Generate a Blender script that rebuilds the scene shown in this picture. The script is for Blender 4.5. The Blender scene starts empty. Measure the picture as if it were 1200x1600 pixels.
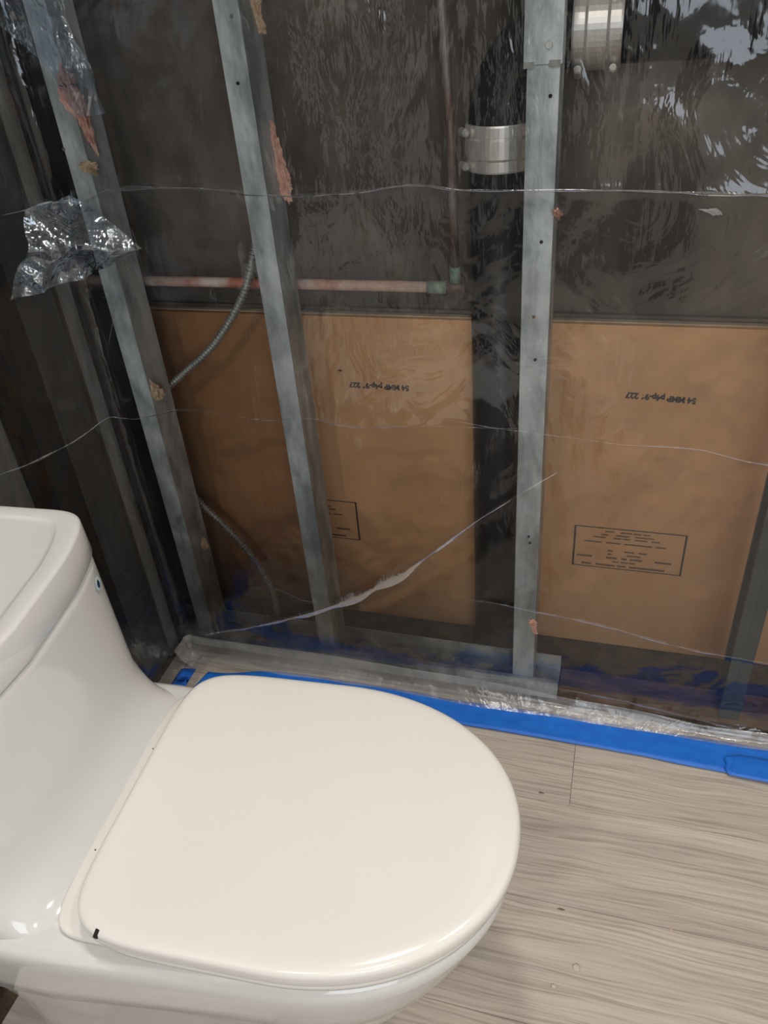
import bpy, bmesh, math, random
from mathutils import Vector, Matrix, noise
from mathutils.bvhtree import BVHTree
random.seed(7)
sc = bpy.context.scene
COL = sc.collection
PI = math.pi

# ---------------------------------------------------------------- camera
PITCH, ROLL, YAW, FPX, CAMH = 0.604553, -0.091520, -0.324606, 1241.77, 1.22
def cam_axes():
    cy, sy = math.cos(YAW), math.sin(YAW)
    f = Vector((sy*math.cos(PITCH), cy*math.cos(PITCH), -math.sin(PITCH)))
    r = Vector((cy, -sy, 0)); u = r.cross(f)
    return (math.cos(ROLL)*r + math.sin(ROLL)*u, -math.sin(ROLL)*r + math.cos(ROLL)*u, f)
CR, CU, CF = cam_axes()
CAM = Vector((0, 0, CAMH))
cd = bpy.data.cameras.new('camera'); cam = bpy.data.objects.new('camera', cd); COL.objects.link(cam)
cam.matrix_world = Matrix((( CR.x, CU.x, -CF.x, 0), (CR.y, CU.y, -CF.y, 0), (CR.z, CU.z, -CF.z, CAMH), (0, 0, 0, 1)))
cd.sensor_fit = 'VERTICAL'; cd.sensor_height = 36.0; cd.lens = FPX/1600*36.0; cd.clip_start = 0.02
sc.camera = cam
def ray(u, v): return CR*((u-600)/FPX) + CU*((800-v)/FPX) + CF
def ony(u, v, y): d = ray(u, v); return CAM + d*(y/d.y)
def onx(u, v, x): d = ray(u, v); return CAM + d*(x/d.x)
def onz(u, v, z): d = ray(u, v); return CAM + d*((z-CAMH)/d.z)

# ---------------------------------------------------------------- world, lights, exposure
w = bpy.data.worlds.new('world'); sc.world = w; w.use_nodes = True
w.node_tree.nodes['Background'].inputs[0].default_value = (0.75, 0.85, 1.0, 1)
w.node_tree.nodes['Background'].inputs[1].default_value = 0.25
def area(name, loc, target, size, power, col, shape='DISK', sy=None, spread=180):
    l = bpy.data.lights.new(name, 'AREA'); l.shape = shape; l.size = size
    if sy: l.size_y = sy
    l.energy = power; l.color = col; l.spread = math.radians(spread)
    o = bpy.data.objects.new(name, l); COL.objects.link(o); o.location = loc
    o.rotation_euler = (Vector(target)-Vector(loc)).to_track_quat('-Z', 'Y').to_euler()
    return o
WARM = (1.0, 0.92, 0.83)
area('ceiling_downlight_a', (-0.15, 0.55, 2.38), (-0.15, 0.6, 0), 0.16, 13, WARM)
area('ceiling_downlight_b', (0.75, 0.35, 2.38), (0.7, 0.4, 0), 0.16, 13, WARM)
area('ceiling_downlight_c', (0.35, -0.7, 2.38), (0.3, -0.5, 0), 0.16, 12, WARM)
area('rear_wall_fill', (-0.45, -1.15, 2.38), (-0.5, -1.2, 0), 0.16, 14, WARM)  # added fill lamp, brightens the rear wall that the film reflects
area('doorway_daylight', (0.65, -1.7, 1.50), (0.2, 0.9, 1.0), 1.2, 20, (0.80, 0.90, 1.0), 'RECTANGLE', 1.25)
sc.view_settings.view_transform = 'Standard'; sc.view_settings.look = 'None'
sc.view_settings.exposure = -0.2; sc.view_settings.gamma = 1.0; sc.view_settings.use_curve_mapping = False

# ---------------------------------------------------------------- helpers
def obj(name, bm_or_me, mat, parent=None, smooth=False, loc=None):
    if isinstance(bm_or_me, bmesh.types.BMesh):
        me = bpy.data.meshes.new(name); bm_or_me.normal_update(); bm_or_me.to_mesh(me); bm_or_me.free()
    else: me = bm_or_me
    if mat: me.materials.append(mat)
    if smooth:
        for p in me.polygons: p.use_smooth = True
    o = bpy.data.objects.new(name, me); COL.objects.link(o)
    if parent: o.parent = parent
    if loc is not None: o.location = loc
    return o
def tag(o, label=None, cat=None, group=None, kind=None):
    if label: o['label'] = label
    if cat: o['category'] = cat
    if group: o['group'] = group
    if kind: o['kind'] = kind
    return o
def thing(name, label, cat, loc=(0, 0, 0), rz=0, group=None):
    o = bpy.data.objects.new(name, None); COL.objects.link(o); o.location = loc; o.rotation_euler = (0, 0, rz)
    o.empty_display_size = 0.05
    return tag(o, label, cat, group)
def pmesh(name, vs, fs):
    me = bpy.data.meshes.new(name); me.from_pydata([tuple(v) for v in vs], [], fs); me.update(); return me
def box(bm, a, b, bev=0):
    t = bmesh.new(); bmesh.ops.create_cube(t, size=1)
    for v in t.verts: v.co = Vector([(a[i]+b[i])/2 + v.co[i]*(b[i]-a[i]) for i in range(3)])
    if bev: bmesh.ops.bevel(t, geom=t.edges[:], offset=bev, segments=2, affect='EDGES', profile=0.6)
    m = bpy.data.meshes.new('t'); t.to_mesh(m); t.free(); bm.from_mesh(m); bpy.data.meshes.remove(m)
    return bm
def B(a, b, bev=0): return box(bmesh.new(), a, b, bev)
def catmull(pts, n):
    P = [Vector(p) for p in pts]; P = [2*P[0]-P[1]] + P + [2*P[-1]-P[-2]]; out = []
    for i in range(1, len(P)-2):
        for k in range(n):
            t = k/n; p0, p1, p2, p3 = P[i-1:i+3]
            out.append(0.5*((2*p1)+(p2-p0)*t+(2*p0-5*p1+4*p2-p3)*t*t+(3*p1-p0-3*p2+p3)*t**3))
    out.append(P[-2]); return out
def sweep(path, rad, seg=16, cap=True):
    """tube along a list of points; rad is a number or f(index, arc length)"""
    vs, fs = [], []; n = len(path); L = 0; up = None
    for i, p in enumerate(path):
        t = (path[min(i+1, n-1)] - path[max(i-1, 0)]).normalized()
        if up is None: up = t.orthogonal().normalized()
        up = (up - t*up.dot(t)).normalized(); s = t.cross(up)
        if i: L += (p-path[i-1]).length
        r = rad(i, L) if callable(rad) else rad
        for k in range(seg):
            a = 2*PI*k/seg; vs.append(p + (up*math.cos(a)+s*math.sin(a))*r)
    for i in range(n-1):
        for k in range(seg):
            a, b = i*seg+k, i*seg+(k+1) % seg; fs.append((a, b, b+seg, a+seg))
    if cap: fs.append(tuple(range(seg-1, -1, -1))); fs.append(tuple((n-1)*seg+k for k in range(seg)))
    return vs, fs
def tube(name, path, rad, mat, parent=None, seg=16, smooth=True):
    vs, fs = sweep([Vector(p) for p in path], rad, seg); return obj(name, pmesh(name, vs, fs), mat, parent, smooth)

# ---------------------------------------------------------------- materials
def mat(name):
    m = bpy.data.materials.new(name); m.use_nodes = True; nt = m.node_tree
    return m, nt, nt.nodes['Principled BSDF']
def N(nt, t, **kw):
    n = nt.nodes.new(t)
    for k, v in kw.items():
        if k.startswith('i_'): n.inputs[k[2:].replace('_', ' ')].default_value = v
        else: setattr(n, k, v)
    return n
def ramp(nt, stops):
    r = nt.nodes.new('ShaderNodeValToRGB'); e = r.color_ramp.elements
    while len(e) < len(stops): e.new(0.5)
    for x, (p, c) in zip(e, stops): x.position = p; x.color = (*c, 1)
    return r
def coords(nt, scale=(1, 1, 1), rot=(0, 0, 0), kind='Object'):
    tc = nt.nodes.new('ShaderNodeTexCoord'); mp = nt.nodes.new('ShaderNodeMapping')
    mp.inputs['Scale'].default_value = scale; mp.inputs['Rotation'].default_value = rot
    nt.links.new(tc.outputs[kind], mp.inputs[0]); return mp
def mottled(name, c1, c2, scale=(6, 6, 6), rough=0.6, metal=0, bump=0.0, detail=6, lo=0.35, hi=0.65, bs=1.0, c3=None):
    m, nt, b = mat(name); mp = coords(nt, scale)
    n = N(nt, 'ShaderNodeTexNoise', i_Scale=1.0, i_Detail=detail, i_Roughness=0.6); nt.links.new(mp.outputs[0], n.inputs[0])
    st = [(lo, c1), (hi, c2)] + ([(0.72, c3)] if c3 else [])
    r = ramp(nt, st); nt.links.new(n.outputs[0], r.inputs[0]); nt.links.new(r.outputs[0], b.inputs['Base Color'])
    b.inputs['Roughness'].default_value = rough; b.inputs['Metallic'].default_value = metal
    if bump:
        n2 = N(nt, 'ShaderNodeTexNoise', i_Scale=4.0*bs, i_Detail=5.0); nt.links.new(mp.outputs[0], n2.inputs[0])
        bp = N(nt, 'ShaderNodeBump', i_Strength=bump, i_Distance=0.004); nt.links.new(n2.outputs[0], bp.inputs['Height'])
        nt.links.new(bp.outputs[0], b.inputs['Normal'])
    return m
def plain(name, c, rough=0.5, metal=0, coat=0):
    m, nt, b = mat(name); b.inputs['Base Color'].default_value = (*c, 1); b.inputs['Roughness'].default_value = rough
    b.inputs['Metallic'].default_value = metal; b.inputs['Coat Weight'].default_value = coat; b.inputs['Coat Roughness'].default_value = 0.03
    return m
M = {}
M['ceramic'] = mottled('glazed_ceramic', (0.62, 0.625, 0.62), (0.65, 0.655, 0.65), (3, 3, 3), 0.09)
M['ceramic'].node_tree.nodes['Principled BSDF'].inputs['Coat Weight'].default_value = 0.5
M['seat'] = mottled('seat_plastic', (0.725, 0.715, 0.69), (0.745, 0.735, 0.71), (3, 3, 3), 0.16)
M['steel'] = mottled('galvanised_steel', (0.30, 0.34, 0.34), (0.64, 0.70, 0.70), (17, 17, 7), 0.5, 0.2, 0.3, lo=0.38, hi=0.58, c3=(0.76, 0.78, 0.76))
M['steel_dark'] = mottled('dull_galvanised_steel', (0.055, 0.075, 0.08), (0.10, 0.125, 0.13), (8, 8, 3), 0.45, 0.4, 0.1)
M['steel_dust'] = mottled('dusty_steel', (0.16, 0.165, 0.16), (0.34, 0.34, 0.32), (30, 30, 7), 0.6, 0.2, 0.2, c3=(0.5, 0.48, 0.44))
M['wall_dark'] = mottled('dark_back_wall', (0.035, 0.027, 0.020), (0.15, 0.125, 0.10), (5, 5, 2.6), 0.7, 0, 0.25, lo=0.36, hi=0.62, c3=(0.24, 0.215, 0.185))
M['black_wall'] = mottled('black_board', (0.006, 0.007, 0.008), (0.022, 0.022, 0.022), (5, 5, 2), 0.7, 0, 0.2)
M['subfloor'] = mottled('dirty_subfloor', (0.03, 0.02, 0.014), (0.11, 0.07, 0.045), (25, 25, 25), 0.9, 0, 0.4)
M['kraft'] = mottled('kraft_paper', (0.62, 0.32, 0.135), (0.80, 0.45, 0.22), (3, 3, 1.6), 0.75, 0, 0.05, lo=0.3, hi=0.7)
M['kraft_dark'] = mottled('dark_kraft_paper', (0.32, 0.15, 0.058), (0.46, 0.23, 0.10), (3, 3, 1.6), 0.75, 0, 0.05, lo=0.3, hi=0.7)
M['kraft_edge'] = mottled('board_edge', (0.50, 0.40, 0.27), (0.62, 0.52, 0.38), (30, 30, 30), 0.8)
M['ink'] = plain('stamp_ink', (0.035, 0.028, 0.03), 0.7)
M['ink_faint'] = plain('faint_stamp_ink', (0.12, 0.07, 0.045), 0.8)
M['iron'] = mottled('black_cast_iron', (0.006, 0.007, 0.009), (0.018, 0.019, 0.022), (18, 18, 18), 0.38, 0, 0.12); M['iron'].node_tree.nodes['Principled BSDF'].inputs['Specular IOR Level'].default_value = 0.25
M['stainless'] = mottled('stainless_band', (0.66, 0.64, 0.60), (0.80, 0.78, 0.74), (10, 10, 10), 0.32, 0.6)
M['copper'] = mottled('stained_copper', (0.50, 0.17, 0.10), (0.80, 0.66, 0.56), (9, 9, 9), 0.6, 0.0, 0.1, lo=0.40, hi=0.6, c3=(0.70, 0.64, 0.56))
M['verdigris'] = mottled('verdigris_copper', (0.18, 0.28, 0.24), (0.42, 0.46, 0.36), (40, 40, 40), 0.6, 0.2, 0.2)
M['copper_dark'] = mottled('dull_copper', (0.15, 0.09, 0.07), (0.36, 0.35, 0.34), (20, 20, 7), 0.5, 0.3, 0.1)
M['conduit'] = plain('armoured_cable_steel', (0.40, 0.41, 0.38), 0.35, 0.5)
M['fiber'] = mottled('pink_insulation', (0.62, 0.30, 0.24), (0.80, 0.52, 0.40), (60, 60, 60), 0.95, 0, 0.6)
M['fiber_tan'] = mottled('tan_insulation', (0.50, 0.34, 0.20), (0.72, 0.55, 0.40), (60, 60, 60), 0.95, 0, 0.6)
M['plaster'] = mottled('plaster', (0.55, 0.53, 0.5), (0.75, 0.73, 0.7), (60, 60, 60), 0.9)
M['black'] = plain('black_hole', (0.008, 0.008, 0.009), 0.8)
M['rust'] = plain('rusted_screw', (0.22, 0.11, 0.05), 0.6, 0.3)
M['navy'] = plain('label_navy', (0.01, 0.03, 0.09), 0.4)
M['pale_blue'] = plain('label_pale_blue', (0.55, 0.68, 0.80), 0.4)
M['grey_print'] = plain('label_grey', (0.42, 0.46, 0.47), 0.5)
M['label_green'] = plain('label_green', (0.55, 0.66, 0.42), 0.5)
M['droplet'] = plain('water_droplet', (0.52, 0.48, 0.43), 0.05, 0, 1)
M['paint'] = plain('white_wall_paint', (0.70, 0.68, 0.64), 0.7)
M['dusty_wood'] = mottled('dusty_wood', (0.10, 0.06, 0.04), (0.26, 0.18, 0.13), (12, 40, 40), 0.85, 0, 0.3)

# blue masking tape
m, nt, b = mat('blue_masking_tape'); M['tape'] = m
mp = coords(nt, (30, 60, 30)); n = N(nt, 'ShaderNodeTexNoise', i_Scale=1.0, i_Detail=4.0); nt.links.new(mp.outputs[0], n.inputs[0])
r = ramp(nt, [(0.3, (0.0, 0.115, 0.56)), (0.7, (0.004, 0.16, 0.66))]); nt.links.new(n.outputs[0], r.inputs[0]); nt.links.new(r.outputs[0], b.inputs[0])
b.inputs['Roughness'].default_value = 0.5
bp = N(nt, 'ShaderNodeBump', i_Strength=0.15, i_Distance=0.001); nt.links.new(n.outputs[0], bp.inputs['Height']); nt.links.new(bp.outputs[0], b.inputs['Normal'])

# wood-look vinyl plank: grain runs along object X
m, nt, b = mat('grey_oak_vinyl'); M['vinyl'] = m
tc = nt.nodes.new('ShaderNodeTexCoord'); oi = nt.nodes.new('ShaderNodeObjectInfo')
mul = N(nt, 'ShaderNodeMath', operation='MULTIPLY'); mul.inputs[1].default_value = 17.0; nt.links.new(oi.outputs['Random'], mul.inputs[0])
cmb = nt.nodes.new('ShaderNodeCombineXYZ')
for k in range(3): nt.links.new(mul.outputs[0], cmb.inputs[k])
add = N(nt, 'ShaderNodeVectorMath', operation='ADD'); nt.links.new(tc.outputs['Object'], add.inputs[0]); nt.links.new(cmb.outputs[0], add.inputs[1])
warpm = N(nt, 'ShaderNodeMapping'); warpm.inputs['Scale'].default_value = (3.2, 13, 1); nt.links.new(add.outputs[0], warpm.inputs[0])
warp = N(nt, 'ShaderNodeTexNoise', i_Scale=1.0, i_Detail=2.0); nt.links.new(warpm.outputs[0], warp.inputs[0])
sub = N(nt, 'ShaderNodeVectorMath', operation='SCALE'); sub.inputs['Scale'].default_value = 0.035; nt.links.new(warp.outputs['Color'], sub.inputs[0])
add2 = N(nt, 'ShaderNodeVectorMath', operation='ADD'); nt.links.new(add.outputs[0], add2.inputs[0]); nt.links.new(sub.outputs[0], add2.inputs[1])
m2 = N(nt, 'ShaderNodeMapping'); m2.inputs['Scale'].default_value = (6, 290, 1); nt.links.new(add2.outputs[0], m2.inputs[0])
fine = N(nt, 'ShaderNodeTexNoise', i_Scale=1.0, i_Detail=3.0, i_Roughness=0.55); nt.links.new(m2.outputs[0], fine.inputs[0])
m3 = N(nt, 'ShaderNodeMapping'); m3.inputs['Scale'].default_value = (2.0, 28, 1); nt.links.new(add2.outputs[0], m3.inputs[0])
broad = N(nt, 'ShaderNodeTexNoise', i_Scale=1.0, i_Detail=3.0); nt.links.new(m3.outputs[0], broad.inputs[0])
rf = ramp(nt, [(0.36, (0.35, 0.31, 0.265)), (0.46, (0.44, 0.395, 0.345)), (0.62, (0.52, 0.47, 0.415))]); nt.links.new(fine.outputs[0], rf.inputs[0])
rb = ramp(nt, [(0.3, (0.86, 0.86, 0.87)), (0.7, (1.08, 1.07, 1.06))]); nt.links.new(broad.outputs[0], rb.inputs[0])
mx = N(nt, 'ShaderNodeMixRGB', blend_type='MULTIPLY'); mx.inputs[0].default_value = 1.0
nt.links.new(rf.outputs[0], mx.inputs[1]); nt.links.new(rb.outputs[0], mx.inputs[2]); nt.links.new(mx.outputs[0], b.inputs['Base Color'])
b.inputs['Roughness'].default_value = 0.42
bp = N(nt, 'ShaderNodeBump', i_Strength=0.25, i_Distance=0.0008); nt.links.new(fine.outputs[0], bp.inputs['Height']); nt.links.new(bp.outputs[0], b.inputs['Normal'])

# clear polythene film
def film(name, gloss=1.0, haze=0.03, tint=(0.93, 0.94, 0.95), rough=0.10, hcol=(0.8, 0.82, 0.85), bstr=0.55, gcol=(0.95, 0.97, 1.0), bd=0.012):
    m, nt, b = mat(name); nt.nodes.remove(b); out = nt.nodes['Material Output']
    tr = N(nt, 'ShaderNodeBsdfTransparent'); tr.inputs[0].default_value = (*tint, 1)
    gl = N(nt, 'ShaderNodeBsdfGlossy'); gl.inputs[0].default_value = (*gcol, 1); gl.inputs['Roughness'].default_value = rough
    df = N(nt, 'ShaderNodeBsdfDiffuse'); df.inputs[0].default_value = (*hcol, 1)
    fr = N(nt, 'ShaderNodeFresnel', i_IOR=1.5)
    # relief: crumple facets + long diagonal stretch lines
    mp = coords(nt, (9, 9, 6), (0.0, 0.5, 0.0)); n1 = N(nt, 'ShaderNodeTexNoise', i_Scale=1.0, i_Detail=4.0, i_Roughness=0.5, i_Distortion=1.2); nt.links.new(mp.outputs[0], n1.inputs[0])
    mp2 = coords(nt, (70, 70, 9), (0.0, 0.85, 0.0)); n2 = N(nt, 'ShaderNodeTexNoise', i_Scale=1.0, i_Detail=3.0); nt.links.new(mp2.outputs[0], n2.inputs[0])
    ad = N(nt, 'ShaderNodeMath', operation='MULTIPLY_ADD'); ad.inputs[1].default_value = 0.16
    nt.links.new(n2.outputs[0], ad.inputs[0]); nt.links.new(n1.outputs[0], ad.inputs[2])
    wv = N(nt, 'ShaderNodeTexNoise', i_Scale=5.0, i_Detail=2.0); sv = N(nt, 'ShaderNodeVectorMath', operation='MULTIPLY_ADD'); sv.inputs[1].default_value = (0.9, 0.9, 0.9)
    mp4 = coords(nt, (13, 13, 6), (0.0, 0.7, 0.0)); nt.links.new(wv.outputs['Color'], sv.inputs[0]); nt.links.new(mp4.outputs[0], sv.inputs[2])
    vo = N(nt, 'ShaderNodeTexVoronoi', i_Scale=1.0); nt.links.new(sv.outputs[0], vo.inputs['Vector'])
    ad2 = N(nt, 'ShaderNodeMath', operation='MULTIPLY_ADD'); ad2.inputs[1].default_value = 0.09
    nt.links.new(vo.outputs['Distance'], ad2.inputs[0]); nt.links.new(ad.outputs[0], ad2.inputs[2])
    bp = N(nt, 'ShaderNodeBump', i_Strength=bstr, i_Distance=bd); nt.links.new(ad2.outputs[0], bp.inputs['Height'])
    for s in (gl, fr): nt.links.new(bp.outputs[0], s.inputs['Normal'])
    # scuffed, slightly milky areas
    mp3 = coords(nt, (3, 3, 3)); n3 = N(nt, 'ShaderNodeTexNoise', i_Scale=1.0, i_Detail=6.0, i_Roughness=0.65); nt.links.new(mp3.outputs[0], n3.inputs[0])
    mr = N(nt, 'ShaderNodeMapRange'); mr.inputs[1].default_value = 0.35; mr.inputs[2].default_value = 0.7; mr.inputs[3].default_value = haze*0.3; mr.inputs[4].default_value = haze*1.8
    nt.links.new(n3.outputs[0], mr.inputs[0])
    a = N(nt, 'ShaderNodeMixShader'); nt.links.new(mr.outputs[0], a.inputs[0]); nt.links.new(tr.outputs[0], a.inputs[1]); nt.links.new(df.outputs[0], a.inputs[2])
    fm = N(nt, 'ShaderNodeMath', operation='MULTIPLY', use_clamp=True); fm.inputs[1].default_value = 1.15*gloss; nt.links.new(fr.outputs[0], fm.inputs[0])
    c = N(nt, 'ShaderNodeMixShader'); nt.links.new(fm.outputs[0], c.inputs[0]); nt.links.new(a.outputs[0], c.inputs[1]); nt.links.new(gl.outputs[0], c.inputs[2])
    nt.links.new(c.outputs[0], out.inputs[0]); return m
M['film'] = film('clear_polythene', 1.3, 0.005, (0.955, 0.96, 0.965), 0.085, bstr=0.6)
M['film_fold'] = film('folded_polythene', 0.7, 0.014, (0.94, 0.94, 0.96), 0.25, bstr=0.8)
M['film_flap'] = film('crumpled_polythene', 4.0, 0.02, (0.70, 0.78, 0.88), 0.05, (0.55, 0.65, 0.8), 1.0, (0.85, 0.93, 1.0), 0.03)  # blue tint painted in for the cool light reflected by the flaps

M['film_hem'] = film('bunched_polythene', 1.2, 0.17, (0.9, 0.91, 0.93), 0.24, (0.8, 0.8, 0.8), 0.5)
# ---------------------------------------------------------------- the setting
XL, YB = -0.855, 1.095          # planes of the film on the left and back walls
FLOOR_Y = 1.088
bm = B((-1.1, -1.9, -0.05), (1.75, 1.42, -0.0065)); floor = tag(obj('floor', bm, M['subfloor']), kind='structure')
pw = 0.18; y1 = 0.69
rows = range(-15, 3)
butts = {1: -0.005, 0: 0.62, 2: -0.4, -1: -0.28, -2: 0.35}
for k in rows:
    ya, yb = y1 + pw*k, y1 + pw*(k+1)
    if ya >= FLOOR_Y: continue
    x = butts.get(k, random.uniform(-0.8, 0.4)) - 1.22*2
    while x < 1.7:
        a, c = max(x, -0.87 if ya > 0.45 else -0.765), min(x+1.22, 1.7)
        if c-a > 0.02:
            bm = B((a-(a+c)/2+0.0003, -(yb-ya)/2+0.0003, -0.006), (c-(a+c)/2-0.0003, min(yb, FLOOR_Y)-(ya+yb)/2-0.0003, 0), 0.0004)
            obj('plank', bm, M['vinyl'], floor, loc=((a+c)/2, (ya+yb)/2, 0))
        x += 1.22
tag(obj('wall_back', B((-1.1, 1.31, -0.05), (1.75, 1.36, 2.45)), M['wall_dark']), kind='structure')
tag(obj('wall_left', B((-1.11, -1.9, -0.05), (-1.06, 1.36, 2.45)), M['black_wall']), kind='structure')
tag(obj('wall_right', B((1.70, -1.9, -0.05), (1.75, 1.31, 2.45)), M['paint']), kind='structure')
tag(obj('wall_rear', B((-1.06, -1.9, -0.05), (1.70, -1.85, 2.45)), M['paint']), kind='structure')
tag(obj('wall_left', B((-0.93, -1.85, -0.006), (-0.865, -0.47, 2.45)), M['paint']), kind='structure')     # finished part behind the camera
tag(obj('unseen_dark_panel', B((-0.82, -1.86, 0), (0.0, -1.845, 2.03)), M['black_wall']), kind='structure')             # unseen dark panel behind the camera, added for the film to reflect
tag(obj('ceiling', B((-1.11, -1.9, 2.45), (1.75, 1.36, 2.5)), M['paint']), kind='structure')
tag(obj('trim_1', B((-1.06, 1.292, -0.006), (-0.905, 1.31, 2.45)), M['black_wall']), kind='structure')   # black corner board

# ---------------------------------------------------------------- kraft-faced boards behind the studs
KY = 1.285
def on_kraft(u, v): return ony(u, v, KY-0.0006)
zt = on_kraft(735, 500).z
def flat_rects(rects, y=KY-0.0006, clip=-9):
    vs, fs = [], []
    for (xa, xb, za, zb) in rects:
        xa = max(xa, clip)
        if xb <= xa: continue
        i = len(vs); vs += [(xa, y, za), (xb, y, za), (xb, y, zb), (xa, y, zb)]; fs.append((i, i+1, i+2, i+3))
    return vs, fs
def stamp(parent, x0, z1, wdt=0.2079, hgt=0.098, seed=1, clip=-9):
    r = random.Random(seed); t = 0.0022
    rc = [(x0, x0+wdt, z1-t, z1), (x0, x0+wdt, z1-hgt, z1-hgt+t*0.9), (x0, x0+t*1.6, z1-hgt, z1), (x0+wdt-t*1.6, x0+wdt, z1-hgt, z1)]
    vs, fs = flat_rects(rc, clip=clip); obj('printed_frame', pmesh('printed_frame', vs, fs), M['ink'], parent)
    rows_ = [(0.09, [(0.28, 0.36), (0.42, 0.52), (0.53, 0.6), (0.62, 0.68)]), (0.17, [(0.25, 0.31), (0.38, 0.5), (0.55, 0.72)]),
             (0.24, [(0.18, 0.29), (0.36, 0.43), (0.44, 0.51), (0.55, 0.66), (0.70, 0.77)]), (0.36, [(0.10, 0.26), (0.30, 0.43), (0.46, 0.71), (0.74, 0.83)]),
             (0.55, [(0.32, 0.37), (0.47, 0.56), (0.60, 0.67)]), (0.64, [(0.32, 0.36), (0.50, 0.62)]), (0.73, [(0.04, 0.18), (0.31, 0.41), (0.45, 0.50), (0.53, 0.64), (0.75, 0.90)]),
             (0.82, [(0.37, 0.43), (0.45, 0.58)]), (0.92, [(0.09, 0.18), (0.22, 0.40), (0.42, 0.50), (0.53, 0.85)])]
    rc = []
    for q, (fy, segs) in enumerate(rows_):
        for (a, c) in segs:
            x = x0 + a*wdt; xe = x0 + c*wdt
            while x < xe:
                lw = r.uniform(0.0022, 0.0038); h = 0.0044 if fy in (0.73, 0.92) else 0.0033
                rc.append((x, min(x+lw, xe), z1-fy*hgt-h/2+r.uniform(-.0003, .0003), z1-fy*hgt+h/2)); x += lw+0.0005
    vs, fs = flat_rects(rc, clip=clip); obj('printed_lines', pmesh('printed_lines', vs, fs), M['ink_faint'], parent)
def code(parent, s, u0, v0, u1, v1):
    a, c = on_kraft(u0, v0), on_kraft(u1, v1)
    cu = bpy.data.curves.new('t', 'FONT'); cu.body = s; cu.size = 0.02; cu.align_x = 'LEFT'; cu.offset = 0.0011
    t = bpy.data.objects.new('t', cu); COL.objects.link(t); bpy.context.view_layer.update()
    me = bpy.data.meshes.new_from_object(t.evaluated_get(bpy.context.evaluated_depsgraph_get())); bpy.data.objects.remove(t)
    xs = [v.co.x for v in me.vertices]; ys = [v.co.y for v in me.vertices]; wd = max(xs)-min(xs); hh = max(ys)-min(ys)
    L = c.x-a.x; H = 0.0155
    for v in me.vertices:   # printed upside down
        fx = 1-(v.co.x-min(xs))/wd; fz = 1-(v.co.y-min(ys))/hh
        v.co = (a.x+fx*L, KY-0.0006, a.z + (c.z-a.z)*fx + (fz-0.5)*H)
    obj('printed_code', me, M['ink'], parent)
def board(x0, x1, label, km='kraft'):
    t = thing('kraft_faced_board', label, 'wall board', ((x0+x1)/2, KY, 0)); ox = (x0+x1)/2
    face = obj('paper_face', B((x0, KY, -0.004), (x1, KY+0.010, zt-0.0015)), M[km])
    core = obj('board_core', B((x0+0.001, KY+0.0102, -0.004), (x1-0.001, 1.3095, zt)), M['kraft_edge'])
    return t, [face, core]
def finish(t, kids):
    bpy.context.view_layer.update()
    for k in kids: k.parent = t; k.matrix_parent_inverse = t.matrix_world.inverted()
def kids_of(f, *a):
    before = set(bpy.data.objects); f(*a); return [o for o in bpy.data.objects if o not in before]
JX = on_kraft(492, 800).x
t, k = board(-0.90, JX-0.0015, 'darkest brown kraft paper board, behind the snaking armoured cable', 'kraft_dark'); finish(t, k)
t, k = board(JX, ony(744, 700, KY).x, 'brown kraft paper board immediately left of the black pipe, its stamped box half hidden')
sx = on_kraft(560, 815).x
k += kids_of(stamp, None, sx-0.2079, on_kraft(557, 785).z, 0.2079, 0.099, 3, JX+0.001) + kids_of(code, None, '54 MMP p4p-96 227', 545, 600, 639, 606)
r0 = on_kraft(531, 579); vs, fs = [], []
for a in range(8): vs.append((r0.x+math.cos(a*PI/4)*(0.007 if a % 2 == 0 else 0.002), KY-0.0006, r0.z+math.sin(a*PI/4)*(0.004 if a % 2 == 0 else 0.002)))
k.append(obj('ink_spot', pmesh('ink_spot', vs, [tuple(range(8))]), M['ink']))
finish(t, k)
t, k = board(ony(800, 700, KY).x, 1.05, 'brown kraft paper board right of the black pipe, with a full stamped box')
a = on_kraft(898, 820)
k += kids_of(stamp, None, a.x, a.z, on_kraft(1076, 832).x-a.x, 0.098, 5) + kids_of(code, None, '54 MMP p4p-96 227', 977, 616, 1088, 626)
finish(t, k)
# horizontal joint trim just over the boards
tag(obj('trim_2', B((-0.90, 1.300, zt+0.005), (1.05, 1.3098, zt+0.010)), M['wall_dark']), kind='structure')

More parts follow.
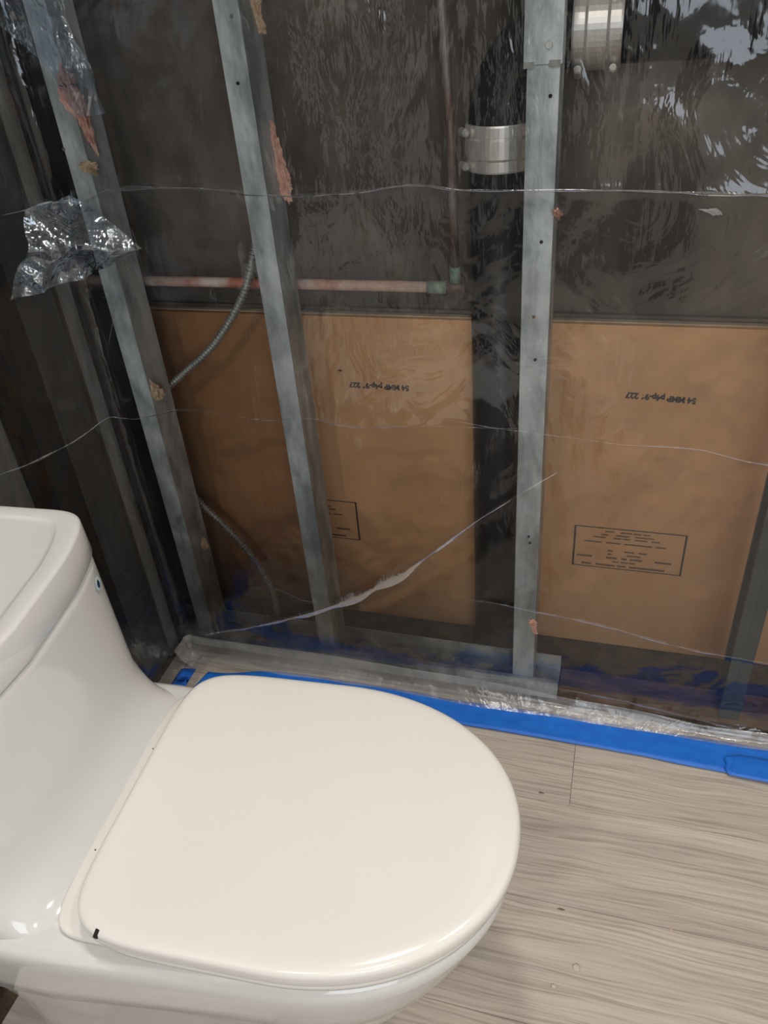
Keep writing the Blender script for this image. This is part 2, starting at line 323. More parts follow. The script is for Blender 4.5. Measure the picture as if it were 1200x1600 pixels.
# ---------------------------------------------------------------- steel framing
def cprof(x0, x1, ya, yb, z0, z1, side, mat_, lip=0.008, th=0.0012):
    """C stud: flanges front and back, web on one side"""
    bm = bmesh.new(); box(bm, (x0, ya, z0), (x1, ya+th, z1)); box(bm, (x0, yb-th, z0), (x1, yb, z1))
    wx = (x1-th, x1) if side > 0 else (x0, x0+th); box(bm, (wx[0], ya+th, z0), (wx[1], yb-th, z1))
    lx = (x0, x0+th) if side > 0 else (x1-th, x1)
    box(bm, (lx[0], ya+th, z0), (lx[1], ya+lip, z1)); box(bm, (lx[0], yb-lip, z0), (lx[1], yb-th, z1))
    return bm
SY0, SY1 = 1.12, 1.184
def stud(label, x0, x1, m, z1=2.45, holes=(), side=1, front=None):
    t = thing('steel_stud', label, 'stud', ((x0+x1)/2, SY0, 0), group=None)
    kids = [obj('channel', cprof(x0, x1, SY0, SY1, 0.002, z1, side, m), m)]
    # rib pressed along the front flange
    kids.append(obj('pressed_rib', B(((x0+x1)/2-0.0012, SY0-0.0009, 0.05), ((x0+x1)/2+0.0012, SY0+0.0002, z1), 0.0004), m))
    for (u, v, hm) in holes:
        p = ony(u, v, SY0); vs, fs = sweep([p+Vector((0, -0.0022, 0)), p+Vector((0, 0.001, 0))], lambda i, L: 0.0021+0.0006*i, 10)
        kids.append(obj('screw', pmesh('screw', vs, fs), hm))
    finish(t, kids); return t
pipe_stud = stud('galvanised steel stud in front of the black waste pipe', -0.139, -0.099, M['steel'],
     holes=((834, 495, M['rust']), (836, 562, M['black']), (828, 848, M['black']), (846, 378, M['black']), (860, 150, M['black']), (826, 838, M['black'])))
stud('tall galvanised steel stud with the armoured cable passing behind its upper half', -0.5475, -0.5115, M['steel'], holes=((372, 130, M['black']), (362, 25, M['steel_dust'])))
stud('steel stud nearest the left corner on the back wall, left edge of the kraft boards', -0.833, -0.797, M['steel'], holes=((100, 233, M['steel_dust']),))
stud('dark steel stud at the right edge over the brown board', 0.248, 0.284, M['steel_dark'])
# sleeve splice on the right stud
zz = ony(850, 100, 1.118).z
kids = [obj('splice_sleeve', cprof(-0.143, -0.0965, 1.1168, 1.150, zz, 2.4, 1, None, th=0.0022), M['steel'])]
bm = bmesh.new(); box(bm, (-0.143, 1.1155, zz-0.004), (-0.13, 1.1168, zz+0.003)); box(bm, (-0.112, 1.1155, zz-0.003), (-0.098, 1.1168, zz+0.004)); kids.append(obj('bent_tab', bm, M['steel_dust']))
p = ony(858, 70, 1.1168); vs, fs = sweep([p+Vector((0, -0.004, 0)), p], lambda i, L: 0.004+0.001*i, 12); kids.append(obj('screw', pmesh('screw', vs, fs), M['stainless']))
finish(pipe_stud, [kids[0]]); finish(kids[0], kids[1:])
# left wall studs
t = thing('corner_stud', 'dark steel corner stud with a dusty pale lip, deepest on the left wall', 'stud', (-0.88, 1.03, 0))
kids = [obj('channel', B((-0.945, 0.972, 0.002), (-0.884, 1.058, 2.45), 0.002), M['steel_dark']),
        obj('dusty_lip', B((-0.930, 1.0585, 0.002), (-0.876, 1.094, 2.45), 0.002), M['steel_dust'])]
finish(t, kids)
t = thing('steel_stud', 'grey steel stud on the left wall just above the toilet tank', 'stud', (-0.89, 0.8, 0))
finish(t, [obj('channel', B((-0.945, 0.765, 0.002), (-0.872, 0.848, 2.45), 0.002), M['steel_dust'])])
# floor runner
t = thing('floor_runner', 'low galvanised runner track along the foot of the back wall', 'track', (-0.47, 1.12, 0))
bm = bmesh.new(); box(bm, (-0.90, 1.1105, -0.005), (-0.05, 1.1195, 0.038)); box(bm, (-0.90, 1.1195, -0.005), (-0.05, 1.186, 0.0015)); box(bm, (-0.90, 1.186, -0.005), (-0.05, 1.188, 0.038))
finish(t, [obj('track_channel', bm, M['steel'])])
t = thing('sole_plate', 'dark dusty wooden plate at the wall foot right of the pipe', 'wood strip', (0.5, 1.13, 0))
finish(t, [obj('plate', B((-0.048, 1.112, -0.005), (1.05, 1.19, 0.0015), 0.001), M['dusty_wood'])])

# ---------------------------------------------------------------- cast iron waste pipe
PC = Vector((-0.189, 1.235, 0)); PR = 0.0445; ZH = 1.130; BR = 0.11
t = thing('waste_pipe', 'black cast iron waste pipe with shiny couplings, bending from vertical to horizontal at top right', 'pipe', (PC.x, PC.y, 0))
z0 = ZH-BR
def cyl(p0, p1, r, seg=40): return sweep([Vector(p0), Vector(p1)], r, seg)
vp = obj('vertical_pipe', pmesh('v', *cyl((PC.x, PC.y, -0.005), (PC.x, PC.y, z0-0.004), PR)), M['iron'], None, True)
arc = [Vector((PC.x+BR-BR*math.cos(a), PC.y, z0+BR*math.sin(a))) for a in [i*PI/2/16 for i in range(17)]]
el = obj('elbow', pmesh('e', *sweep([Vector((PC.x, PC.y, z0-0.002))]+arc+[Vector((PC.x+BR+0.002, PC.y, ZH))], PR, 40)), M['iron'], None, True)
hp = obj('horizontal_pipe', pmesh('h', *cyl((PC.x+BR+0.004, PC.y, ZH), (1.3, PC.y, ZH), PR)), M['iron'], None, True)
bump = obj('casting_ridge', pmesh('c', *sweep([Vector((PC.x+BR-(BR+PR)*math.cos(a), PC.y, z0+(BR+PR)*math.sin(a))) for a in [i*PI/2/16 for i in range(17)]], 0.0016, 8)), M['iron'], None, True)
finish(t, [vp, el, hp, bump]); waste = t
def coupling(c, axis, h):
    """no-hub coupling: shield with raised centre band, two clamp straps, screw housings"""
    c = Vector(c); ax = Vector(axis); n = 48
    side = Vector((0, -1, 0)); oth = ax.cross(side)
    prof = [(-h, PR+.001), (-h, PR+.0035), (-h*.92, PR+.0042), (-h*.5, PR+.0042), (-h*.38, PR+.0062), (h*.38, PR+.0062), (h*.5, PR+.0042), (h*.92, PR+.0042), (h, PR+.0035), (h, PR+.001)]
    def lathe(prof, a0=0, a1=2*PI):
        vs, fs = [], []
        for i in range(n+1):
            a = a0+(a1-a0)*i/n; d = side*math.cos(a)+oth*math.sin(a)
            for (s, r) in prof: vs.append(c+ax*s+d*r)
        m_ = len(prof)
        for i in range(n):
            for j in range(m_-1): q = i*m_+j; fs.append((q, q+1, q+m_+1, q+m_))
        return vs, fs
    cp = obj('pipe_coupling', pmesh('s', *lathe(prof)), M['stainless'], None, False); cp['label'] = 'shiny steel coupling'; ks = []
    for s in (-1, 1):
        p2 = [(s*h*.72-h*.2, PR+.0044), (s*h*.72-h*.2, PR+.0056), (s*h*.72+h*.2, PR+.0056), (s*h*.72+h*.2, PR+.0044)]
        ks.append(obj('clamp_strap', pmesh('s', *lathe(p2)), M['stainless'], None, False))
        d = (side*0.55-oth*0.83).normalized() if abs(ax.z) > .5 else (side*0.5+Vector((0, 0, -.87))).normalized()
        q = c+ax*s*h*.72+d*(PR+.012); tan = ax.cross(d)
        vs, fs = sweep([q-tan*0.010, q-tan*0.008, q+tan*0.008, q+tan*0.012], lambda i, L: (0.0045, 0.006, 0.006, 0.0035)[i], 8)
        ks.append(obj('clamp_screw', pmesh('s', vs, fs), M['stainless'], None, False))
    for o in ks:
        o.data.materials[0] = M['stainless']
        for p in o.data.polygons: p.use_smooth = False
    finish(waste, [cp]); finish(cp, ks)
yf = PC.y-PR
za, zb = ony(780, 197, yf).z, ony(780, 272, yf).z
coupling((PC.x, PC.y, (za+zb)/2), (0, 0, 1), (za-zb)/2)
xa, xb = ony(893, 60, yf).x, ony(972, 60, yf).x
coupling(((xa+xb)/2, PC.y, ZH), (1, 0, 0), (xb-xa)/2)

# ---------------------------------------------------------------- copper pipes and armoured cable
CY = 1.235
a, c = ony(110, 445, CY), ony(700, 440, CY); cz = (a.z+c.z)/2; cx = c.x
xv = ony(711, 420, CY).x
t = thing('copper_water_pipe', 'rust stained copper water pipe running level across the wall, thin riser at its end', 'pipe', (-0.6, CY, cz))
finish(t, [tube('pipe_run', [(-1.055, CY, cz), (-0.7, CY, cz+.001), (cx-0.03, CY, cz)], 0.0088, M['copper']),
           tube('soldered_fitting', [(cx-0.034, CY, cz), (cx-0.002, CY, cz)], 0.0104, M['verdigris']),
           tube('tee_body', [(cx-0.002, CY, cz), (xv+0.016, CY, cz)], 0.0098, M['copper_dark'])]); copper_t = t
xt = ony(690, 0, CY)
finish(copper_t, [tube('riser_tube', [(xv, CY, cz+0.03), (xv-0.001, CY, 1.0), (xt.x, CY, xt.z), (xt.x-0.03, CY, 1.7)], 0.0068, M['copper_dark']),
           tube('soldered_fitting', [(xv, CY, cz+0.009), (xv, CY, cz+0.034)], 0.0088, M['verdigris'])])
pts = [ony(u, v, 1.208) for u, v in ((404, 340), (395, 400), (378, 465), (335, 537), (285, 585), (257, 612), (245, 648), (250, 700), (268, 737), (318, 790), (352, 822), (392, 866), (420, 912), (433, 955), (435, 998))]
pts[-1].z = max(pts[-1].z, 0.012)
pts = [p+Vector((0, 0.0, 0)) for p in pts]
path = catmull(pts, 44)
def crad(i, L): return 0.0046 + 0.0030*(0.5+0.5*math.sin(2*PI*L/0.0072))
# resample evenly
ev = [path[0]]; acc = 0; step = 0.0011; prev = path[0]
for q in path[1:]:
    d = (q-prev).length
    while acc+d >= step:
        f_ = (step-acc)/d; prev = prev.lerp(q, f_); ev.append(prev.copy()); d = (q-prev).length; acc = 0
    acc += d; prev = q
o = tube('armoured_cable', ev, crad, M['conduit'], seg=10); tag(o, 'thin flexible armoured steel cable snaking down behind the two left studs', 'cable')

# ---------------------------------------------------------------- insulation scraps
def tuft(label, p0, p1, r, m, seed, group=None):
    """frayed scrap of fibre from p0 to p1"""
    p0, p1 = Vector(p0), Vector(p1); bm = bmesh.new(); bmesh.ops.create_icosphere(bm, subdivisions=5, radius=1)
    ax = p1-p0; L = ax.length/2; mid = (p0+p1)/2; rot = ax.to_track_quat('Z', 'Y').to_matrix() if L > 1e-6 else Matrix.Identity(3)
    for v in bm.verts:
        d = v.co.normalized(); k = 1.1+0.75*noise.fractal(d*2.4+Vector((seed*3.1, 0, 0)), 0.6, 2.2, 6)+0.35*noise.noise(d*7+Vector((0, seed, 0)))+0.15*noise.noise(d*19)
        tap = 0.65+0.35*math.cos(d.z*2.2+seed)
        v.co = mid + rot @ Vector((d.x*r*k*tap, d.y*r*k*tap*0.6, d.z*(L+r*0.5)*(0.85+0.25*k)))
    o = obj('insulation_scrap', bm, m, None, False); tag(o, label, 'insulation', 'insulation scraps caught on the framing'); 
    return o
def tf(label, a, b_, wx, r, m, s): tuft(label, onx(*a, wx), onx(*b_, wx), r, m, s)
tf('long pink insulation scrap behind the loose film at the top left', (100, 120), (145, 225), -0.793, 0.013, M['fiber'], 1)
tf('round tan insulation scrap hanging just below the long pink scrap, top left', (140, 262), (145, 268), -0.793, 0.014, M['fiber_tan'], 2)
tf('tan insulation scrap at the very top edge beside a steel stud', (397, 2), (407, 40), -0.507, 0.012, M['fiber_tan'], 3)
tf('narrow pink insulation wedge on the right of the stud in front of the cable', (427, 205), (446, 300), -0.506, 0.013, M['fiber'], 4)
tf('pale insulation scrap beside the bend of the armoured cable', (238, 600), (246, 618), -0.793, 0.013, M['fiber_tan'], 5)
tf('small pale insulation scrap low beside the left stud, above the floor', (318, 842), (320, 856), -0.793, 0.007, M['fiber_tan'], 6)
tf('small pale insulation scrap at the foot of the left stud', (348, 996), (353, 1004), -0.785, 0.007, M['fiber_tan'], 7)
tf('small pink insulation scrap right of the pipe stud, upper half', (870, 330), (873, 342), -0.0935, 0.006, M['fiber'], 8)
tf('pink insulation scrap low on the right of the pipe stud', (832, 972), (836, 988), -0.0935, 0.009, M['fiber'], 9)
o = tuft('white plaster crumb stuck on the dark wall at right', ony(1098, 328, 1.304), ony(1122, 332, 1.304), 0.006, M['plaster'], 11)
o.name = 'plaster_crumb'; o['category'] = 'plaster'; del o['group']
# scrap of copper tube lying in the left corner
a, c = onx(284, 942, -0.955), onx(222, 1040, -0.955)
o = tube('copper_stub', [a, c], 0.0055, M['copper'], seg=12); tag(o, 'short pinkish copper tube leaning in the left corner behind the film', 'pipe')

# ---------------------------------------------------------------- clear film stretched over the studs
creases = []
def seg_d(px, pz, a, b):
    dx, dz = b[0]-a[0], b[1]-a[1]; L2 = dx*dx+dz*dz; t = max(0, min(1, ((px-a[0])*dx+(pz-a[1])*dz)/L2))
    qx, qz = a[0]+t*dx, a[1]+t*dz; return math.hypot(px-qx, pz-qz)
CORN = 0.0
def S_of(p): return p.x-XL if p.y > YB-0.03 else -(YB-p.y)      # arc coordinate: 0 at the room corner
# all creases in (s, z)
def ctr_back(L): return [(ony(u, v, YB).x-XL, ony(u, v, YB).z) for u, v in L]
def ctr_left(L): return [(-(YB-onx(u, v, XL).y), onx(u, v, XL).z) for u, v in L]
CRE = [ctr_left([(0, 337), (60, 320), (115, 303)]) + ctr_back([(180, 293), (300, 295), (420, 304), (540, 300), (650, 289), (720, 297), (860, 297), (1000, 298), (1200, 306), (1500, 318)]),
       ctr_left([(0, 745), (60, 722), (115, 690), (165, 655), (200, 643)]) + ctr_back([(290, 640), (420, 655), (480, 652), (560, 668), (640, 664), (820, 668)]),
       ctr_back([(700, 655), (820, 672), (960, 690), (1090, 700), (1200, 722), (1500, 760)]),
       ctr_back([(330, 945), (410, 912), (480, 935), (540, 940)]),
       ctr_back([(735, 938), (830, 955), (930, 975), (1060, 1010), (1200, 1036), (1500, 1090)])]
CW = [0.0016, 0.0010, 0.0007, 0.0006, 0.0018]
DIAG = ctr_back([(870, 735), (760, 800), (640, 885), (540, 938), (400, 975), (260, 1002)])
def disp(s, z):
    d = 0.010*noise.noise(Vector((s*1.3, z*1.6, 3.1)))
    d += 0.0050*noise.noise(Vector((s*4.1+1.7, z*3.2, 7.7)))
    # stretch pleats running down-left to up-right
    q = Vector(((s*0.72-z*0.69)*17, (s*0.69+z*0.72)*2.6, 1.3)); k = 0.5+0.5*noise.noise(Vector((s*1.9, z*1.9, 9.2)))
    d += 0.0022*k*(1-2*abs(noise.noise(q)))
    d += 0.0022*(1-2*abs(noise.noise(Vector((s*9+z*3, z*7-s*2, 5.5)))))
    d += 0.0008*noise.noise(Vector((s*34, z*30, 2.2)))
    return d
def crease_d(s, z):
    r = 0
    for L, w_ in zip(CRE, CW):
        for i in range(len(L)-1):
            if min(L[i][0], L[i+1][0])-0.03 < s < max(L[i][0], L[i+1][0])+0.03 and min(L[i][1], L[i+1][1])-0.03 < z < max(L[i][1], L[i+1][1])+0.03:
                dd = seg_d(s, z, L[i], L[i+1]); r = max(r, w_*math.exp(-dd/0.006))
    dd = min(seg_d(s, z, DIAG[i], DIAG[i+1]) for i in range(len(DIAG)-1)) if z < 0.95 and 0 < s < 1.3 else 1
    if dd < 0.06: r += 0.003*math.exp(-(dd/0.012)**2)*(0.7+0.3*math.sin(dd*900))
    return r
def place(s, z, d):
    """film point: s along the wall, height z, d out into the room"""
    R = 0.02
    if s < -R: return Vector((XL+d, YB+s, z))
    if s > R: return Vector((XL+s, YB-d, z))
    a = (s+R)/(2*R)*PI/2; cx_, cy_ = XL+R, YB-R; rr = R-d*0.7
    return Vector((cx_-rr*math.cos(a), cy_+rr*math.sin(a), z))
def hem_out(s):  # how far the film has moved out from the wall at the floor
    return 0.028+0.008*noise.noise(Vector((s*3, 0.4, 0)))
s0, s1, ns = -1.56, 1.95, 620
zs = [i/20 for i in range(21)]
vs, fs = [], []
hem = 14; nz = 300; ZTOP = 1.62
def film_pt(s, j):
    if j < hem:                               # lying on the floor, then curving up the wall
        f_ = j/hem; ho = hem_out(s)
        out = ho + 0.042*(1-f_)
        return place(s, 0.0018+0.0012*(1+noise.noise(Vector((s*22, f_*3, 8)))) + 0.004*max(0, noise.noise(Vector((s*7, f_*1.5, 4))))*f_, max(out, 0.0))
    z = 0.003+(ZTOP-0.003)*((j-hem)/nz)**1.15
    d = disp(s, z)+crease_d(s, z); d = max(-0.012, min(0.03, d))
    lo = max(0, 1-z/0.055); d = d*min(1, z/0.08) + hem_out(s)*lo**1.6 + 0.003*lo*noise.noise(Vector((s*26, z*30, 0)))
    return place(s, z, d)
for j in range(hem+nz+1):
    for i in range(ns+1): vs.append(film_pt(s0+(s1-s0)*i/ns, j))
W_ = ns+1
for j in range(hem+nz):
    for i in range(ns): a = j*W_+i; fs.append((a, a+1, a+W_+1, a+W_))
sheet_root = thing('plastic_sheet', 'large clear plastic sheet hung over the open wall framing, taped to the floor', 'plastic sheet', (XL+0.5, YB, 0))
sheet = obj('clear_film', pmesh('clear_film', vs, fs), M['film'], None, True)
kids = [sheet]
# pressed fold lines: narrow doubled ridges of film
def fold(L, wd, seed, off=0.0, tp=14):
    P = catmull([(a, b_+0.003*noise.noise(Vector((a*14, seed, 0))), 0) for a, b_ in L], 14); vs, fs = [], []
    for i, p in enumerate(P):
        t_ = (P[min(i+1, len(P)-1)]-P[max(i-1, 0)]).normalized(); nx, nz_ = -t_.y, t_.x
        w2 = wd*(0.25+1.6*abs(noise.noise(Vector((p.x*11, seed, 0)))))*min(1, 0.12+i/tp, 0.12+(len(P)-1-i)/tp)
        for q, (o_, h_) in enumerate(((-1, .0016), (-.4, .0032), (.1, .0045), (.5, .003), (1, .0016))):
            s, z = p.x+nx*w2*o_, p.y+nz_*w2*o_; d = disp(s, z)+crease_d(s, z); d = max(-0.012, min(0.03, d))*min(1, max(z, 0)/0.08)
            vs.append(place(s, max(z, 0.004), off+d+h_*0.35*min(1, wd/0.003)))
    for i in range(len(P)-1):
        for q in range(4): a = i*5+q; fs.append((a, a+1, a+6, a+5))
    return obj('fold_line', pmesh('fold_line', vs, fs), M['film_fold'], None, True)
for q, (L, wd) in enumerate(zip(CRE, (0.0034, 0.0022, 0.0015, 0.0012, 0.0030))): kids.append(fold(L, wd, q*2.3))
kids.append(fold(DIAG, 0.015, 9.1, 0, 40))
kids.append(fold(ctr_back([(720, 1046), (830, 1062), (950, 1084), (1080, 1115), (1200, 1143), (1400, 1190)]), 0.0028, 3.3, 0.012))
kids.append(fold(ctr_left([(165, 455), (150, 560), (165, 540)])[:1]+ctr_back([(168, 545), (190, 440), (216, 388), (180, 300), (160, 200)]), 0.0010, 4))
vs, fs = [], []; n = 420
for i in range(n+1):
    s = -0.06+1.95*i/n
    hgt = 0.040*(1-0.5*min(1, max(0, (s-0.55)/0.5)))+0.006*noise.noise(Vector((s*5, 1, 1)))
    for q in range(13):
        f_ = q/12; z = 0.0045+hgt*f_; lo = max(0, 1-z/0.055)
        d = hem_out(s)*lo**1.6 + 0.0055 + 0.0045*noise.noise(Vector((s*4+f_, f_*3.5, 6.6))) + 0.0018*noise.noise(Vector((s*13, f_*4, 2.6))) + (0.012*(1-f_)**3)
        vs.append(place(s, z, d))
for i in range(n):
    for q in range(12): a = i*13+q; fs.append((a, a+13, a+14, a+1))
kids.append(obj('bunched_hem', pmesh('bunched_hem', vs, fs), M['film_hem'], None, True))
# loose crumpled flaps of film at the top left
def flap(outline_uv, seed, amp=0.024):
    P = [onx(u, v, XL+0.03) for u, v in outline_uv]; P = [p if p.y < YB-0.045 else ony(u, v, YB-0.045) for p, (u, v) in zip(P, outline_uv)]; c_ = sum(P, Vector())/len(P); n = 46; ring = 26; vs = []; fs = []
    per = []
    for i in range(len(P)):
        a, b_ = P[i], P[(i+1) % len(P)]
        for k in range(10): per.append(a.lerp(b_, k/10))
    m_ = len(per)
    for r in range(ring+1):
        for q in per:
            p = c_.lerp(q, r/ring)
            f_ = 1-abs(noise.noise(Vector((p.y*16+seed, p.z*13, seed))))*2
            g_ = 1-abs(noise.noise(Vector((p.y*38, p.z*30+seed, seed))))*2
            vs.append(p+Vector((amp*f_+0.005*g_, -amp*0.7*f_-0.004*g_, 0)))
    for r in range(ring):
        for k in range(m_): a = r*m_+k; b_ = r*m_+(k+1) % m_; fs.append((a, b_, b_+m_, a+m_))
    return obj('crumpled_flap', pmesh('crumpled_flap', vs, fs), M['film_flap'], None, True)
kids.append(flap([(0, -60), (85, -60), (110, 60), (165, 178), (120, 182), (60, 100), (0, 40)], 1.3))
kids.append(flap([(35, 325), (110, 305), (150, 330), (216, 386), (140, 425), (70, 445), (12, 468), (35, 400)], 5.7))
finish(sheet_root, kids)

# ---------------------------------------------------------------- blue masking tape on the floor
def tape(label, near, far, seed, ragged=False, z=0.0050):
    """strip between two edge polylines of floor points"""
    n = 60; vs, fs = [], []
    A = catmull([(*p, 0) for p in near], 20); F = catmull([(*p, 0) for p in far], 20)
    for i in range(n+1):
        a = A[int(i/n*(len(A)-1))]; f_ = F[int(i/n*(len(F)-1))]
        for k in range(7):
            p = a.lerp(f_, k/6); zz = z+0.0014*noise.noise(Vector((p.x*11, p.y*40, seed)))+0.0006*noise.noise(Vector((p.x*40, p.y*60, seed)))
            if ragged and i < 4: p.x -= 0.030*abs(noise.noise(Vector((k*0.9, seed, 0.3))))*(1-i/4)
            vs.append(Vector((p.x, p.y, zz)))
    for i in range(n):
        for k in range(6): q = i*7+k; fs.append((q, q+7, q+8, q+1))
    me = pmesh('tape', vs, fs); o = obj('masking_tape', me, M['tape'], None, True); tag(o, label, 'tape')
    sm = o.modifiers.new('thick', 'SOLIDIFY'); sm.thickness = 0.0005; return o
tape('long blue masking tape strip holding the sheet along the back wall', [(-0.79, 0.965), (-0.74, 0.99), (-0.60, 1.010), (-0.33, 1.016), (-0.247, 1.003), (-0.06, 1.001), (0.11, 0.998), (0.30, 0.992), (1.3, 0.985)],
     [(-0.773, 1.028), (-0.728, 1.034), (-0.60, 1.062), (-0.33, 1.063), (-0.258, 1.059), (-0.06, 1.063), (0.11, 1.061), (0.30, 1.061), (1.3, 1.055)], 2.0)
tape('short blue masking tape piece lapping over the long strip at the right edge', [(0.258, 0.988), (0.30, 0.984), (0.7, 0.972), (1.3, 0.965)], [(0.268, 1.030), (0.32, 1.034), (0.7, 1.03), (1.3, 1.022)], 8.0, True, 0.0090)
tape('blue masking tape under the film in the left corner beside the toilet', [(-0.842, 0.35), (-0.842, 0.7), (-0.838, 1.03)], [(-0.800, 0.35), (-0.800, 0.7), (-0.806, 1.035)], 5.0, False, 0.0012)

# ---------------------------------------------------------------- toilet
TA = math.radians(3.4); tip = Vector((-0.05, 0.512, 0)); rot = Matrix.Rotation(TA, 3, 'Z')
root = thing('toilet', 'glossy white one-piece toilet with its lid closed', 'toilet', tip+rot @ Vector((-0.40, 0, 0)), TA)
NS = 128
def ring(z, sr, sf, wd, nf, nr, sc_, rear_w=None, zt_=None):
    out = []
    for k in range(NS):
        a = 2*PI*k/NS; ca, sa = math.cos(a), math.sin(a)
        n_ = nf if ca >= 0 else nr; A = (sf-sc_) if ca >= 0 else (sc_-sr)
        x = sc_+A*math.copysign(abs(ca)**(2/n_), ca); y = wd*math.copysign(abs(sa)**(2/n_), sa)
        if rear_w is not None:      # widen / narrow towards the back
            f_ = max(0, min(1, (-0.22-x)/0.22)); f_ = f_*f_*(3-2*f_); y *= 1+(rear_w/wd-1)*f_
        out.append(Vector((x+0.40, y, z)))
    return out
def bow(r, b_, x0=-0.66):
    W2 = max(abs(v.y) for v in r)
    for v in r: v.x -= b_*(v.y/W2)**2*max(0, min(1, (v.x-0.40-x0)/0.05))
    return r
def loft(rings, cap0=True, cap1=True):
    vs, fs = [], []
    for r in rings: vs += r
    for i in range(len(rings)-1):
        for k in range(NS): a, b_ = i*NS+k, i*NS+(k+1) % NS; fs.append((a, b_, b_+NS, a+NS))
    if cap0: fs.append(tuple(range(NS-1, -1, -1)))
    if cap1: fs.append(tuple((len(rings)-1)*NS+k for k in range(NS)))
    return vs, fs
R_ = []
sb = -0.745
for z, sr, sf, wd, rw, nf in ((0, -.655, -.20, .125, .150, 2.6), (.012, -.655, -.195, .128, .153, 2.6), (.08, -.66, -.185, .128, .155, 2.6), (.15, -.67, -.150, .137, .160, 2.6), (.20, -.685, -.110, .150, .168, 2.4),
                          (.245, -.705, -.078, .162, .172, 2.3), (.265, -.72, -.066, .166, .176, 2.25), (.273, -.73, -.061, .1675, .181, 2.2), (.280, sb, -.057, .169, .188, 2.2), (.288, sb, -.052, .171, .1935, 2.25), (.315, sb, -.036, .176, .1960, 2.2),
                          (.340, sb, -.024, .180, .1965, 2.15), (.360, sb, -.014, .183, .1975, 2.1), (.371, sb, -.010, .184, .1975, 2.1), (.379, sb+.001, -.011, .183, .196, 2.1), (.3845, sb+.003, -.014, .180, .193, 2.1), (.3875, sb+.006, -.020, .174, .187, 2.1), (.389, sb+.01, -.03, .165, .178, 2.1)):
    R_.append(ring(z, sr, sf, wd, nf, 9, -.25, rw))
body = loft(R_)
bo = obj('bowl_body', pmesh('bowl_body', *body), M['ceramic'], root, True)
# tank flows out of the deck
T_ = []
for z, sf, wd, nf, b_ in ((.3855, -.452, .186, 5.5, .004), (.3895, -.470, .188, 5.5, .005), (.393, -.482, .190, 5.5, .006), (.4, -.493, .192, 5.5, .008), (.410, -.503, .195, 5.5, .012), (.427, -.513, .199, 5.5, .016), (.445, -.520, .203, 5.5, .02), (.47, -.526, .207, 6.5, .024),
                            (.51, -.531, .211, 7.5, .028), (.56, -.534, .2140, 8.5, .032), (.605, -.535, .216, 8.5, .034), (.615, -.536, .2155, 8.5, .034), (.619, -.540, .212, 8.5, .034)):
    T_.append(bow(ring(z, sb, sf, wd, nf, 10, -.66), b_))
tk = obj('tank', pmesh('tank', *loft(T_)), M['ceramic'], root, True)
L_ = []
for z, sf, wd, sr in ((.6205, -.541, .211, sb), (.6212, -.5365, .2155, sb-.003), (.6225, -.5345, .2175, sb-.005), (.6235, -.534, .218, sb-.006), (.645, -.535, .2175, sb-.006), (.6665, -.536, .217, sb-.005), (.6680, -.5365, .2165, sb-.005), (.6697, -.538, .215, sb-.003), (.6706, -.540, .213, sb-.001), (.6710, -.543, .210, sb+.002),
                      (.6710, -.558, .196, sb+.016), (.6705, -.5595, .1945, sb+.0175), (.6685, -.562, .192, sb+.020), (.6680, -.566, .188, sb+.024)):
    L_.append(bow(ring(z, sr, sf, wd, 9, 10, -.66), .034))
tl = obj('tank_lid', pmesh('tank_lid', *loft(L_)), M['ceramic'], root, True)
# seat ring, lid and hinge plate
def plate(name, rows_, nf=2.12, nr=7, sc_=-.245, m=None, par=root, cut=False):
    vs, fs = loft([ring(z, sr, sf, wd, nf, nr, sc_) for z, sr, sf, wd in rows_]); return obj(name, pmesh(name, vs, fs), m or M['seat'], par, True)
hp_ = plate('hinge_plate', [(.3875, -.490, -.30, .170), (.389, -.492, -.30, .172), (.3965, -.492, -.30, .172), (.398, -.490, -.30, .170)], nf=4, nr=7, sc_=-.4)
plate('seat', [(.3925, -.448, -.018, .172), (.3935, -.452, -.012, .178), (.3965, -.454, -.008, .1815), (.4075, -.455, -.006, .1825), (.4085, -.450, -.010, .1790)])
lid = plate('lid', [(.4095, -.456, -.008, .1805), (.4105, -.459, -.004, .1840), (.4150, -.460, -.002, .1855), (.4270, -.460, -.001, .1862), (.4315, -.459, -.003, .1853), (.4342, -.456, -.006, .1822), (.4354, -.452, -.011, .1775), (.4360, -.444, -.020, .168), (.4362, -.40, -.06, .13)])
hc = ring(0, -.46, -.002, .186, 2.12, 7, -.245)
# small dark notch in the skirt of the lid by the hinge, near side
def near_ray(u, v, objs):
    dg = bpy.context.evaluated_depsgraph_get(); best = None
    for o in objs:
        bvh = BVHTree.FromObject(o, dg); mi = o.matrix_world.inverted()
        h = bvh.ray_cast(mi @ CAM, (mi.to_3x3() @ ray(u, v)).normalized())
        if h[0] is not None:
            d = (o.matrix_world @ h[0]-CAM).length
            if best is None or d < best[0]: best = (d, h[0], h[1], o)
    return best
bpy.context.view_layer.update()
h = near_ray(150, 1459, [lid, hp_, bo])
if h:
    p, nrm = h[1], h[2]; q = nrm.to_track_quat('Z', 'Y').to_matrix()
    t_ = Vector((0, 0, 1)).cross(nrm).normalized(); vs = []; fs = []
    bm = bmesh.new(); box(bm, (-0.0026, -0.0045, -0.004), (0.0026, 0.0045, 0.0004), 0.0008)
    mtx = Matrix((t_, nrm.cross(t_), nrm)).transposed()
    for v_ in bm.verts: v_.co = p + mtx @ v_.co
    obj('hinge_notch', bm, M['black'], root)
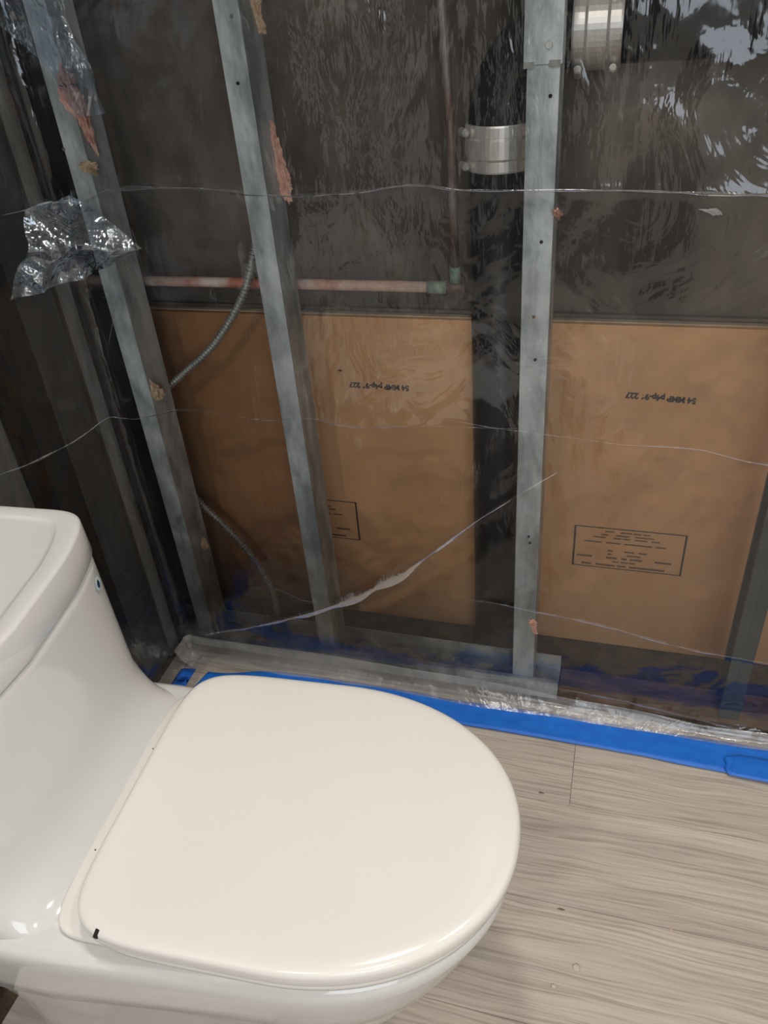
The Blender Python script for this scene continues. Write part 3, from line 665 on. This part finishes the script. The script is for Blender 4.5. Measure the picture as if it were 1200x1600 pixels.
for (u, v) in ((149, 1328), (239, 1170)):
    h = near_ray(u, v, [lid, hp_, bo])
    if h:
        bm = bmesh.new(); bmesh.ops.create_uvsphere(bm, u_segments=10, v_segments=6, radius=0.0011)
        for v_ in bm.verts: v_.co += h[1]
        obj('dark_speck', bm, M['ink_faint'], root)
# round printed sticker on the tank
h = near_ray(152, 912, [tk])
if h:
    p, nrm = h[1], h[2]; t_ = Vector((0, 0, 1)).cross(nrm).normalized(); b3 = nrm.cross(t_)
    def disc(name, rx, rz, off, m, oz=0.0, ox=0.0):
        return obj(name, pmesh(name, [p+nrm*(off+dz)+t_*(ox+rx*math.cos(a*PI/16))+b3*(oz+rz*math.sin(a*PI/16)) for dz in (0, 0.0002) for a in range(32)],
                   [tuple(32+k for k in range(32))]+[(k, (k+1) % 32, 32+(k+1) % 32, 32+k) for k in range(32)]), m, root)
    s_ = disc('round_sticker', 0.0122, 0.0115, 0.0004, M['grey_print']); s_['label'] = 'small round blue and grey sticker'
    disc('sticker_ring', 0.0088, 0.0092, 0.0008, M['pale_blue']); disc('sticker_green', 0.005, 0.003, 0.0011, M['label_green'], 0.0042)
    disc('sticker_pupil', 0.0044, 0.0056, 0.0014, M['navy'], -0.0006)
    disc('sticker_tick', 0.0006, 0.004, 0.0004, M['grey_print'], 0.014); disc('sticker_tick', 0.0006, 0.004, 0.0004, M['grey_print'], -0.014)

# ---------------------------------------------------------------- crumbs on the floor
def crumb(label, u, v, a_, b_, m):
    p = onz(u, v, 0.0); bm = bmesh.new(); bmesh.ops.create_icosphere(bm, subdivisions=2, radius=1)
    for q in bm.verts:
        k = 1+0.5*noise.noise(q.co*1.7+Vector((u, v, 0))*0.013); q.co = Vector((q.co.x*a_*k, q.co.y*b_*k, 0.0007+q.co.z*0.0007))
    o = obj('floor_crumb', bm, m, None, True, loc=p); tag(o, label, 'debris', 'crumbs on the floor')
crumb('tiny dark crumb on the floor nearest the right edge of the photo', 1048, 1453, 0.0018, 0.0035, M['fiber_tan'])
crumb('flat dark sliver on the plank seam right of the toilet lid', 877, 1421, 0.006, 0.0016, M['dusty_wood'])
crumb('dark speck on the floor between lid and blue tape', 846, 1239, 0.005, 0.0014, M['dusty_wood'])
crumb('pale droplet on the floor right of the toilet bowl', 900, 1512, 0.005, 0.006, M['droplet'])
crumb('smaller droplet below the pale one on the floor', 865, 1541, 0.004, 0.003, M['droplet'])
